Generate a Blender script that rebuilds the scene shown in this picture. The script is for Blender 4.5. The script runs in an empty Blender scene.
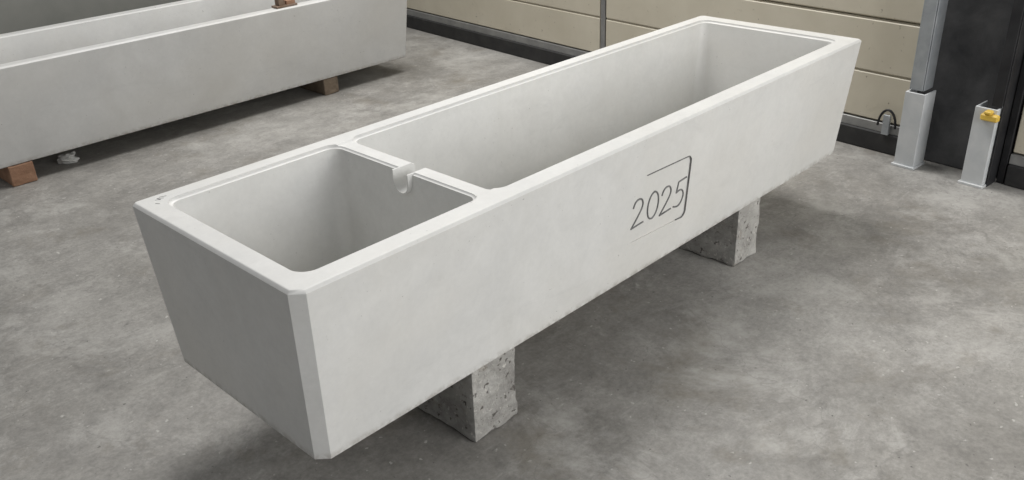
import bpy, bmesh, math, random
from mathutils import Vector, Matrix, noise as mnoise
random.seed(4)
scene=bpy.context.scene
scene.view_settings.view_transform='Standard'
scene.view_settings.look='None'
COL=bpy.context.collection

# ------------------------------------------------------------ helpers
def link(name,me,mat=None,parent=None,M=None):
    o=bpy.data.objects.new(name,me); COL.objects.link(o)
    if mat is not None and me is not None: me.materials.append(mat)
    if parent: o.parent=parent
    if M is not None: o.matrix_world=M
    return o
def empty(name,M=None):
    o=bpy.data.objects.new(name,None); COL.objects.link(o); o.empty_display_size=.1
    if M is not None: o.matrix_world=M
    return o
def smooth(o,ang=35):
    bpy.ops.object.select_all(action='DESELECT'); o.select_set(True); bpy.context.view_layer.objects.active=o
    bpy.ops.object.shade_smooth_by_angle(angle=math.radians(ang)); o.select_set(False)
def apply_mods(o):
    dg=bpy.context.evaluated_depsgraph_get(); dg.update()
    me=bpy.data.meshes.new_from_object(o.evaluated_get(dg))
    o.modifiers.clear(); o.data=me
def ring(x0,y0,x1,y1,rad,seg,z):
    """rounded rectangle; rad=4 corner radii (x0y0,x1y0,x1y1,x0y1)"""
    cs=[(x0,y0,1,1,math.pi),(x1,y0,-1,1,1.5*math.pi),(x1,y1,-1,-1,0),(x0,y1,1,-1,.5*math.pi)]
    out=[]
    for (cx,cy,sx,sy,a0),r in zip(cs,rad):
        ox,oy=cx+sx*r,cy+sy*r
        for i in range(seg+1):
            a=a0+(math.pi/2)*i/seg
            out.append(Vector((ox+r*math.cos(a),oy+r*math.sin(a),z)))
    return out
def loft(rings,name):
    bm=bmesh.new(); vs=[[bm.verts.new(v) for v in R] for R in rings]; n=len(vs[0])
    for a,b in zip(vs,vs[1:]):
        for i in range(n):
            bm.faces.new((a[i],a[(i+1)%n],b[(i+1)%n],b[i]))
    bm.faces.new(vs[0]); bm.faces.new(vs[-1])
    bmesh.ops.recalc_face_normals(bm,faces=bm.faces)
    me=bpy.data.meshes.new(name); bm.to_mesh(me); bm.free(); return me
def boxmesh(name,x0,x1,y0,y1,z0,z1,bev=.003,seg=2,cuts=0,rough=0,seed=0):
    bm=bmesh.new(); bmesh.ops.create_cube(bm,size=1)
    for v in bm.verts:
        v.co=Vector((x0 if v.co.x<0 else x1, y0 if v.co.y<0 else y1, z0 if v.co.z<0 else z1))
    if bev>0: bmesh.ops.bevel(bm,geom=bm.edges[:],offset=bev,segments=seg,affect='EDGES',profile=.6)
    if cuts:
        bmesh.ops.subdivide_edges(bm,edges=[e for e in bm.edges if e.calc_length()>bev*4],cuts=cuts,use_grid_fill=True)
        bm.normal_update()
        for v in bm.verts:
            p=v.co*18+Vector((seed*7.1,0,0))
            d=mnoise.noise(p)*rough+mnoise.noise(p*3)*rough*.5
            v.co+=v.normal*(d-rough*.6)
            v.co.z=max(z0,min(z1,v.co.z))
    me=bpy.data.meshes.new(name); bm.to_mesh(me); bm.free(); return me
def joinbm(name,boxes,bev=.0015):
    bm=bmesh.new()
    for b in boxes:
        me=boxmesh('t',*b,bev=bev,seg=1); bm.from_mesh(me); bpy.data.meshes.remove(me)
    me=bpy.data.meshes.new(name); bm.to_mesh(me); bm.free(); return me
def curve(name,strokes,r,mat,parent=None,M=None,cyc=False,nurbs=False):
    cu=bpy.data.curves.new(name,'CURVE'); cu.dimensions='3D'; cu.bevel_depth=r; cu.bevel_resolution=2; cu.use_fill_caps=True
    for s in strokes:
        sp=cu.splines.new('NURBS' if nurbs else 'POLY'); sp.points.add(len(s)-1)
        for p,q in zip(sp.points,s): p.co=(*q,1)
        if nurbs: sp.order_u=3; sp.use_endpoint_u=True; sp.resolution_u=8
        sp.use_cyclic_u=cyc
    o=bpy.data.objects.new(name,cu); COL.objects.link(o); cu.materials.append(mat)
    if parent: o.parent=parent
    if M is not None: o.matrix_world=M
    return o

# ------------------------------------------------------------ materials
class NT:
    def __init__(s,name,rough=.8):
        s.m=bpy.data.materials.new(name); s.m.use_nodes=True; s.t=s.m.node_tree; s.n=s.t.nodes; s.l=s.t.links
        s.b=s.n['Principled BSDF']; s.b.inputs['Roughness'].default_value=rough
        s.tc=s.n.new('ShaderNodeTexCoord').outputs['Object']
    def noise(s,scale,detail=4,rough=.55,vec=None,dist=0):
        n=s.n.new('ShaderNodeTexNoise'); n.inputs['Scale'].default_value=scale; n.inputs['Detail'].default_value=detail
        n.inputs['Roughness'].default_value=rough; n.inputs['Distortion'].default_value=dist
        s.l.new(vec or s.tc,n.inputs['Vector']); return n.outputs['Fac']
    def scaled(s,v,rot=0):
        m=s.n.new('ShaderNodeMapping'); m.inputs['Scale'].default_value=v; m.inputs['Rotation'].default_value=(0,0,rot)
        s.l.new(s.tc,m.inputs['Vector']); return m.outputs[0]
    def ramp(s,fac,stops):
        r=s.n.new('ShaderNodeValToRGB'); e=r.color_ramp.elements
        while len(e)<len(stops): e.new(.5)
        for k,(p,c) in zip(e,stops):
            k.position=p; k.color=(c,c,c,1) if isinstance(c,(int,float)) else (*c,1)
        s.l.new(fac,r.inputs[0]); return r.outputs[0]
    def mul(s,a,b):
        m=s.n.new('ShaderNodeMath'); m.operation='MULTIPLY'
        for i,v in enumerate((a,b)):
            if hasattr(v,'links'): s.l.new(v,m.inputs[i])
            else: m.inputs[i].default_value=v
        return m.outputs[0]
    def z(s):
        x=s.n.new('ShaderNodeSeparateXYZ'); s.l.new(s.tc,x.inputs[0]); return x.outputs[2]
    def mix(s,fac,a,b,mode='MIX'):
        m=s.n.new('ShaderNodeMix'); m.data_type='RGBA'; m.blend_type=mode
        for k,v in ((0,fac),(6,a),(7,b)):
            if hasattr(v,'links'): s.l.new(v,m.inputs[k])
            elif k==0: m.inputs[0].default_value=v
            else: m.inputs[k].default_value=(*v,1)
        return m.outputs[2]
    def base(s,c):
        if hasattr(c,'links'): s.l.new(c,s.b.inputs['Base Color'])
        else: s.b.inputs['Base Color'].default_value=(*c,1)
    def bump(s,h,strength=.3,dist=.01):
        b=s.n.new('ShaderNodeBump'); b.inputs['Strength'].default_value=strength; b.inputs['Distance'].default_value=dist
        s.l.new(h,b.inputs['Height']); s.l.new(b.outputs[0],s.b.inputs['Normal'])

def smooth_concrete(name,a,b,z0=None,pores=.4):
    k=NT(name,.52)
    base=k.mix(k.ramp(k.noise(2.2,6,.6,dist=.5),[(.3,0),(.7,1)]),a,b)
    base=k.mix(1,base,k.ramp(k.noise(60,4,.7),[(.3,.965),(.7,1.02)]),'MULTIPLY')
    base=k.mix(1,base,k.ramp(k.noise(11,6,.7,dist=.5),[(.3,.95),(.7,1.03)]),'MULTIPLY')
    sc=k.ramp(k.noise(5,9,.75,vec=k.scaled((.6,.6,1.6)),dist=.8),[(.56,0),(.74,1)])
    base=k.mix(k.mul(sc,.32),base,tuple(x*.72 for x in a))
    warm=k.ramp(k.noise(1.3,4,.6),[(.45,0),(.75,.45)])
    base=k.mix(warm,base,(a[0]*.99,a[1]*.955,a[2]*.89))
    pin=k.ramp(k.noise(110,1,.4),[(.205,1),(.235,0)])
    region=k.ramp(k.noise(4,3,.5),[(.45,.05),(.64,1)])
    base=k.mix(k.mul(k.mul(pin,region),pores),base,(.13,.12,.11))
    if z0 is not None:   # soiling along the bottom arris
        lo=k.ramp(k.z(),[(z0,1),(z0+.028,0)])
        base=k.mix(k.mul(lo,k.ramp(k.noise(40,5,.7),[(.38,0),(.62,.8)])),base,(.22,.19,.155))
    k.base(base); k.bump(k.noise(25,6,.6),.05,.005)
    return k.m
M_white=smooth_concrete('white_concrete',(.585,.585,.57),(.660,.658,.64),.243,.55)
M_white2=smooth_concrete('white_concrete_weathered',(.50,.50,.49),(.59,.59,.578),.103,.9)

def rough_concrete():
    k=NT('rough_concrete',.9)
    c=k.mix(k.ramp(k.noise(9,8,.75,dist=.5),[(.3,0),(.7,1)]),(.23,.22,.205),(.52,.51,.48))
    c=k.mix(k.ramp(k.noise(45,3,.6),[(.33,1),(.40,0)]),c,(.11,.10,.09))
    c=k.mix(k.ramp(k.noise(70,2,.6),[(.64,0),(.70,.8)]),c,(.60,.58,.54))
    c=k.mix(k.ramp(k.noise(14,2,.5),[(.60,0),(.75,.6)]),c,(.28,.235,.18))
    k.base(c); k.bump(k.noise(60,6,.7),.9,.012); return k.m
M_block=rough_concrete()

def floor_mat():
    k=NT('concrete_floor',.5)
    big=k.ramp(k.noise(.8,5,.6,dist=.5),[(.32,0),(.68,1)])
    c=k.mix(big,(.205,.196,.180),(.345,.335,.315))
    c=k.mix(1,c,k.ramp(k.noise(4.5,9,.74,dist=.3),[(.28,.70),(.72,1.24)]),'MULTIPLY')
    c=k.mix(1,c,k.ramp(k.noise(70,5,.75),[(.3,.80),(.7,1.16)]),'MULTIPLY')
    c=k.mix(1,c,k.ramp(k.noise(22,6,.8),[(.3,.82),(.7,1.15)]),'MULTIPLY')
    st=k.ramp(k.noise(2.1,9,.78,dist=.4),[(.52,0),(.66,.65)])
    c=k.mix(st,c,(.46,.45,.425))
    sw=k.ramp(k.noise(5,8,.75,vec=k.scaled((.5,1.8,1),.5),dist=.5),[(.58,0),(.74,.45)])
    c=k.mix(sw,c,(.49,.48,.455))
    fl=k.ramp(k.noise(38,2,.5),[(.70,0),(.74,.7)])
    c=k.mix(fl,c,(.50,.49,.46))
    c=k.mix(k.ramp(k.noise(2.4,7,.72,dist=.3),[(.54,0),(.70,.60)]),c,(.155,.137,.108))
    c=k.mix(k.ramp(k.noise(55,2,.5),[(.24,.85),(.29,0)]),c,(.09,.085,.08))
    sc=k.ramp(k.noise(7,6,.8,vec=k.scaled((.5,5,1),-.4),dist=1),[(.65,0),(.69,.30)])
    c=k.mix(sc,c,(.14,.135,.13))
    vo=k.n.new('ShaderNodeTexNoise'); vo.inputs['Scale'].default_value=1.7; vo.inputs['Detail'].default_value=6; vo.inputs['Distortion'].default_value=.3
    k.l.new(k.tc,vo.inputs['Vector'])
    cr=k.ramp(vo.outputs['Fac'],[(.4970,0),(.4995,.35),(.5020,0)])
    c=k.mix(cr,c,(.12,.115,.11))
    k.base(c)
    rr=k.ramp(k.noise(4,6,.6),[(.3,.36),(.7,.68)]); k.l.new(rr,k.b.inputs['Roughness'])
    k.bump(k.noise(30,8,.7),.2,.006); return k.m
M_floor=floor_mat()
def simple(name,a,b,scale=8,rough=.6,metal=0,bump=0):
    k=NT(name,rough); k.b.inputs['Metallic'].default_value=metal
    k.base(k.mix(k.ramp(k.noise(scale,6,.6,dist=.3),[(.3,0),(.7,1)]),a,b))
    if bump: k.bump(k.noise(scale*6,5,.6),bump,.005)
    return k.m
def cream():
    k=NT('cream_door_panel',.5)
    c=k.mix(k.ramp(k.noise(3,6,.6,dist=.3),[(.3,0),(.7,1)]),(.53,.485,.385),(.61,.565,.46))
    c=k.mix(k.ramp(k.noise(6,8,.75,dist=.8),[(.6,0),(.75,.5)]),c,(.34,.30,.23))
    c=k.mix(k.ramp(k.noise(30,3,.6),[(.27,.7),(.33,0)]),c,(.18,.15,.12))
    k.base(c); k.bump(k.noise(120,4,.6),.08,.003); return k.m
M_cream=cream()
M_rubber=simple('black_rubber',(.015,.015,.016),(.035,.034,.033),12,.7)
M_alu=simple('grey_aluminium',(.22,.22,.22),(.34,.34,.33),10,.45,.4)
M_galv=simple('galvanised_steel',(.30,.32,.34),(.42,.44,.45),14,.45,.35)
M_guard=simple('pale_steel',(.46,.48,.49),(.58,.59,.59),9,.5,.1)
M_dark=simple('dark_concrete',(.035,.036,.04),(.10,.10,.102),5,.85,0,.4)
M_blacksteel=simple('black_steel',(.012,.012,.014),(.03,.03,.032),10,.5,.3)
M_yellow=simple('yellow_plastic',(.62,.40,.05),(.72,.50,.10),20,.5)
M_wood=simple('rough_wood',(.24,.13,.08),(.34,.20,.125),20,.85,0,.4)
M_woodd=simple('weathered_wood',(.12,.09,.065),(.20,.155,.11),20,.85,0,.4)
M_wall=simple('painted_wall',(.20,.205,.19),(.27,.27,.25),2,.8)
M_ink_shade=simple('pencil_and_edge_shade',(.08,.08,.08),(.20,.20,.195),60,.9)  # pencil strokes and scuffs, also the painted shadow line of the plaque
M_inkf=simple('faint_groove',(.30,.30,.29),(.45,.45,.44),60,.9)
M_paper=simple('crumpled_paper',(.6,.6,.58),(.75,.75,.73),30,.8)
M_rust=simple('rusty_metal',(.16,.10,.06),(.26,.20,.16),30,.8,.2)

# ------------------------------------------------------------ trough
T=.734; HB=.245; L=2.683; W=.752
PD=.0038   # depth of the date plaque recess
def fy(z): return .043*(T-z)/(T-HB)
def basin_cutter(x0,x1,y0,y1,T,zb,ins,rc,r=.010):
    rings=[]; D=T-zb
    def rg(z,e,t,rad):
        return ring(x0-e+ins[0]*t, y0-e+ins[1]*t, x1+e-ins[2]*t, y1+e-ins[3]*t,[rad+e]*4,8,z)
    rings.append(rg(T+.05,r,0,rc)); rings.append(rg(T,r,0,rc))
    for i in range(1,6):
        a=math.pi/2*i/5
        rings.append(rg(T-r*math.sin(a), r*(math.cos(a)),0,rc))
    fr=.05
    for i in range(0,5):
        t=(i+1)/5; z=(T-r)-(D-r-fr)*t; rings.append(rg(z,0,t*(1-fr/D),rc+.01*t))
    for i in range(1,7):
        a=math.pi/2*i/6; e=-fr*(1-math.cos(a)); 
        rings.append(ring(x0+ins[0]-e,y0+ins[1]-e,x1-ins[2]+e,y1-ins[3]+e,[max(.012,rc+.01+e*.3)]*4,8,zb+fr-fr*math.sin(a)))
    return loft(rings,'cut')
def prism(prof,T,x0=.55,x1=.71):
    bm=bmesh.new()
    a=[bm.verts.new((x0,y,T+z)) for y,z in prof]; b=[bm.verts.new((x1,y,T+z)) for y,z in prof]; n=len(prof)
    for i in range(n): bm.faces.new((a[i],a[(i+1)%n],b[(i+1)%n],b[i]))
    bm.faces.new(a[::-1]); bm.faces.new(b); bmesh.ops.recalc_face_normals(bm,faces=bm.faces)
    me=bpy.data.meshes.new('c'); bm.to_mesh(me); bm.free(); return link('c',me)
def plaque_cutter():
    cs=[((1.196,.380),math.pi,(1,1)),((1.508,.369),1.5*math.pi,(-1,1)),((1.503,.593),0,(-1,-1)),((1.198,.600),.5*math.pi,(1,-1))]
    q=[]
    for i,((x,z),a0,(sx,sz)) in enumerate(cs):
        r=.022
        for j in range(7):
            a=a0+math.pi/2*j/6; q.append((x+sx*r+r*math.cos(a),z+sz*r+r*math.sin(a)))
    bm=bmesh.new(); a=[bm.verts.new((x,-.03,z)) for x,z in q]; b=[bm.verts.new((x,fy(z)+PD,z)) for x,z in q]; n=len(q)
    for i in range(n): bm.faces.new((a[i],a[(i+1)%n],b[(i+1)%n],b[i]))
    bm.faces.new(a[::-1]); bm.faces.new(b); bmesh.ops.recalc_face_normals(bm,faces=bm.faces)
    me=bpy.data.meshes.new('c'); bm.to_mesh(me); bm.free(); return link('c',me), q
plaque_loop=None
def make_trough(name,L,W,z0,T,mat,partition=True):
    global plaque_loop
    H=T-z0; ex,ex2,sy=.024,.032,.043
    def outer(z,e,ch):
        t=(T-z)/H
        return ring(ex*t+e,sy*t+e,L-ex2*t-e,W-sy*t-e,ch,1,z)
    chn=[.028,.008,.018,.010]
    sm=lambda e:[max(.005,c-e*.6) for c in chn]
    rings=[outer(z0,.004,sm(.004)),outer(z0+.004,0,sm(0)),outer(T-.008,0,sm(0)),outer(T-.002,.006,sm(.006)),outer(T,.010,sm(.010))]
    body=link('body',loft(rings,name+'_body'),mat)
    cuts=[]
    zb=z0+.07
    if partition:
        cuts.append((link('c1',basin_cutter(.070,.608,.074,W-.066,T,zb,(.03,.045,.035,.045),.035)),'DIFFERENCE'))
        cuts.append((link('c2',basin_cutter(.668,L-.082,.074,W-.066,T,zb,(.03,.045,.10,.045),.035)),'DIFFERENCE'))
        cuts.append((prism([(.078,.03),(.078,.001),(.086,-.005),(W-.078,-.005),(W-.070,.001),(W-.070,.03)],T),'DIFFERENCE'))
        # short rounded spout lip + U channel through the partition
        yc,w,dep=.368,.029,.066
        def U(w,dep,top): return [(yc+w,top)]+[(yc+w*math.cos(t),-(dep-w)-w*math.sin(t)) for t in [math.pi*i/16 for i in range(17)]]+[(yc-w,top)]
        cuts.append((prism(U(w+.005,dep+.005,-.0052),T,.590,.62),'UNION'))
        cuts.append((prism(U(w,dep,.03),T),'DIFFERENCE'))
        pc,plaque_loop=plaque_cutter(); cuts.append((pc,'DIFFERENCE'))
    else:
        cuts.append((link('c1',basin_cutter(.070,L-.082,.074,W-.066,T,zb,(.03,.045,.05,.045),.035)),'DIFFERENCE'))
    for c,op in cuts:
        m=body.modifiers.new('b','BOOLEAN'); m.operation=op; m.solver='EXACT'; m.object=c
    apply_mods(body)
    for c,op in cuts: bpy.data.objects.remove(c)
    smooth(body,30)
    m=body.modifiers.new('wn','WEIGHTED_NORMAL'); m.keep_sharp=True; m.weight=100; m.mode='FACE_AREA'
    return body

tr=empty('concrete_trough')
body=make_trough('concrete_trough',L,W,HB,T,M_white); body.parent=tr
def onface(X,z,off=.0): return (X,fy(z)-off,z)
q=plaque_loop
line=[(1.455,.3715)]+q[7:14]+q[14:21]+[(1.26,.5985)]
curve('plaque_edge_shade',[[onface(x,z,.0003) for x,z in line]],.0020,M_ink_shade,tr)  # dark line paints in the shadow along the recess's top and right edges
d2=[(0.02,.74),(.06,.90),(.22,1),(.44,.98),(.58,.82),(.55,.62),(.38,.40),(.18,.18),(0,.0),(.02,-.0),(.3,.02),(.70,.04)]
d0=[(.34+.32*math.sin(2*math.pi*i/16),.5+.5*math.cos(2*math.pi*i/16)) for i in range(17)]
d5=[(.66,1.02),(.4,1.0),(.18,.98),(.17,.97),(.10,.60),(.11,.59),(.32,.66),(.54,.56),(.60,.32),(.46,.08),(.22,0),(.0,.10)]
strokes=[]
for X,d,dz in ((1.206,d2,.0),(1.284,d0,-.002),(1.358,d2,-.008),(1.434,d5,-.012)):
    strokes.append([onface(X+x*.090,.430+dz+h*.096,-PD+.0004) for x,h in d])
curve('year_2025_digits',strokes,.0030,M_ink_shade,tr,nurbs=True)
curve('rim_scuffs',[[(.050,.712,T),(.062,.704,T),(.058,.718,T),(.072,.708,T)],[(.066,.722,T),(.084,.716,T)],[(.040,.690,T),(.047,.680,T)]],.0009,M_ink_shade,tr)

def block(x0,x1,seed):
    me=boxmesh('block',x0,x1,.048,.700,0,HB,bev=.007,seg=2,cuts=26,rough=.006,seed=seed)
    o=link('concrete_support_block',me,M_block); smooth(o,50); return o
block(.521,.699,1); block(1.905,2.070,5)

# ------------------------------------------------------------ background trough
bg=empty('concrete_trough')
b2=make_trough('background_trough',2.68,.752,.105,.590,M_white2,False); b2.parent=bg
bg.location=(.275,3.125,0)
def wood(name,x0,x1,y0,y1,h,mat,s): 
    return link(name,boxmesh(name,x0,x1,y0,y1,0,h,bev=.004,seg=1,cuts=8,rough=.003,seed=s),mat)
wood('wooden_support_block',.375,.495,3.16,3.85,.105,M_wood,2)
wood('wooden_support_block',2.25,2.36,3.17,3.80,.105,M_woodd,3)
rf=empty('rusty_bracket',Matrix.Translation((2.05,3.160,.591)))
link('plate',boxmesh('p',-.07,.07,-.020,.04,0,.012),M_rust,rf)
link('lug',boxmesh('p',-.05,-.01,-.015,.03,.012,.05),M_rust,rf)
link('wood_chip',boxmesh('p',0.0,.06,-.015,.03,.012,.034),M_wood,rf)
bm=bmesh.new(); bmesh.ops.create_icosphere(bm,subdivisions=4,radius=.04)
for v in bm.verts:
    n=mnoise.noise(v.co*40); v.co*=1+.9*n; v.co.z*=.6; v.co.x*=1.1
    v.co.z=max(0,v.co.z+.02)
me=bpy.data.meshes.new('p'); bm.to_mesh(me); bm.free()
o=link('crumpled_paper',me,M_paper); o.location=(.71,3.30,0)

# ------------------------------------------------------------ room
link('floor',boxmesh('floor',-5,5.5,-5,6.0,-.05,0,bev=0),M_floor)
A=math.atan(.09)
WM=Matrix.Translation((3.42,0,0))@Matrix.Rotation(-A,4,'Z')   # local +Y runs along back wall, -X faces the room
def wp(name,mesh,mat,parent=None):
    o=link(name,mesh,mat)
    if parent: o.parent=parent
    else: o.matrix_world=WM
    return o
wp('wall_back',joinbm('w',[(.12,.25,-5,6.2,0,4.0)]),M_wall)
def door(name,y0,y1,zs):
    e=empty(name,WM)
    for i,(a,b) in enumerate(zip(zs,zs[1:])):
        h=(b-a)
        bx=[(.012,.05,y0,y1,a+.002,b-.002),(0.0,.02,y0+.004,y1-.004,a+.008,a+h*.47),(0.0,.02,y0+.004,y1-.004,a+h*.49,b-.008)]
        wp('panel_%d'%(i+1),joinbm('p',bx,.004),M_cream,e)
    wp('bottom_rail',joinbm('p',[(-.008,.05,y0,y1,.10,.145)]),M_alu,e)
    wp('rubber_seal',joinbm('p',[(-.02,.055,y0,y1,0,.10)],.006),M_rubber,e)
    return e
zs=[.145,.64,1.14,1.64,2.14,2.64]
door('door_1',.035,2.03,zs)
door('door_2',2.075,5.6,zs)
wp('trim_1',joinbm('p',[(.0,.05,2.035,2.07,.0,2.7)]),M_alu)
c=empty('door_cable_bracket',WM)
pts=[(-.03,.12+.045*math.cos(t),.14+.085*math.sin(t)) for t in [math.pi*i/12 for i in range(13)]]
curve('cable_loop',[pts],.006,M_blacksteel,c)
wp('bracket',joinbm('p',[(-.035,-.021,.105,.140,.10,.20)]),M_galv,c)
g=empty('guard_post',WM)
wp('channel',joinbm('p',[(-.125,-.117,-.085,.010,0,.365),(-.117,-.02,-.085,-.077,0,.365),(-.117,-.02,.002,.010,0,.365)]),M_guard,g)
wp('foot',joinbm('p',[(-.135,-.02,-.092,.018,0,.012)]),M_guard,g)
g=empty('guard_post',WM)
wp('channel',joinbm('p',[(-.125,-.117,-.405,-.310,0,.365),(-.117,-.02,-.405,-.397,0,.365),(-.117,-.02,-.318,-.310,0,.365)]),M_guard,g)
wp('foot',joinbm('p',[(-.135,-.02,-.412,-.302,0,.012)]),M_guard,g)
wp('clamp_body',joinbm('p',[(-.150,-.12,-.42,-.345,.315,.345)],.006),M_yellow,g)
wp('clamp_tab',joinbm('p',[(-.155,-.12,-.39,-.36,.345,.360)],.004),M_yellow,g)
r=empty('door_track',WM)
wp('web',joinbm('p',[(-.10,-.094,-.055,.0,.37,3.0),(-.094,-.01,-.061,-.055,.37,3.0),(-.10,-.02,-.0,.006,.37,3.0)]),M_galv,r)
r=empty('door_track',WM)
wp('web',joinbm('p',[(-.10,-.094,-.41,-.365,.37,3.0),(-.094,-.01,-.416,-.41,0,3.0)]),M_blacksteel,r)
wp('concrete_column',joinbm('c',[(.03,.12,-.40,.03,0,3.2)],.006),M_dark)
door('door_3',-3.6,-.455,zs)
wp('trim_2',joinbm('p',[(-.01,.1,-.45,-.42,0,3.0)]),M_blacksteel)
link('wall_left',boxmesh('w',-5,4.6,5.9,6.05,0,4,bev=0),M_wall)

# ------------------------------------------------------------ light
w=bpy.data.worlds.new('w'); scene.world=w; w.use_nodes=True
w.node_tree.nodes['Background'].inputs[0].default_value=(.975,.985,1.0,1)
w.node_tree.nodes['Background'].inputs[1].default_value=.32
def area(name,loc,target,sx,sy,pw,col=(1,1,1)):
    l=bpy.data.lights.new(name,'AREA'); l.shape='RECTANGLE'; l.size=sx; l.size_y=sy; l.energy=pw; l.color=col
    o=bpy.data.objects.new(name,l); COL.objects.link(o); o.location=loc
    o.rotation_euler=(Vector(target)-Vector(loc)).to_track_quat('-Z','Y').to_euler(); return o
area('skylight',(2.6,2.4,4.6),(1.5,.4,0),1.9,2.8,245,(1,.985,.965))
area('open_gate_daylight',(2.1,-4.6,2.2),(1.2,0,.2),3.5,2.5,235,(1,.995,.99))

# ------------------------------------------------------------ camera
f=Vector((0.63795838,0.62858809,-0.44484394)); rr=Vector((0.68965428,-0.72338052,-0.03312994)); uu=Vector((0.34261652,0.285653,0.89499513))
cam=bpy.data.cameras.new('camera'); co=bpy.data.objects.new('camera',cam); COL.objects.link(co)
cam.sensor_width=36; cam.sensor_fit='HORIZONTAL'; cam.lens=895.364/1024*36; cam.clip_start=.05
m=Matrix((rr,uu,-f)).transposed().to_4x4(); m.translation=Vector((-.834,-1.461,1.65)); co.matrix_world=m
scene.camera=co
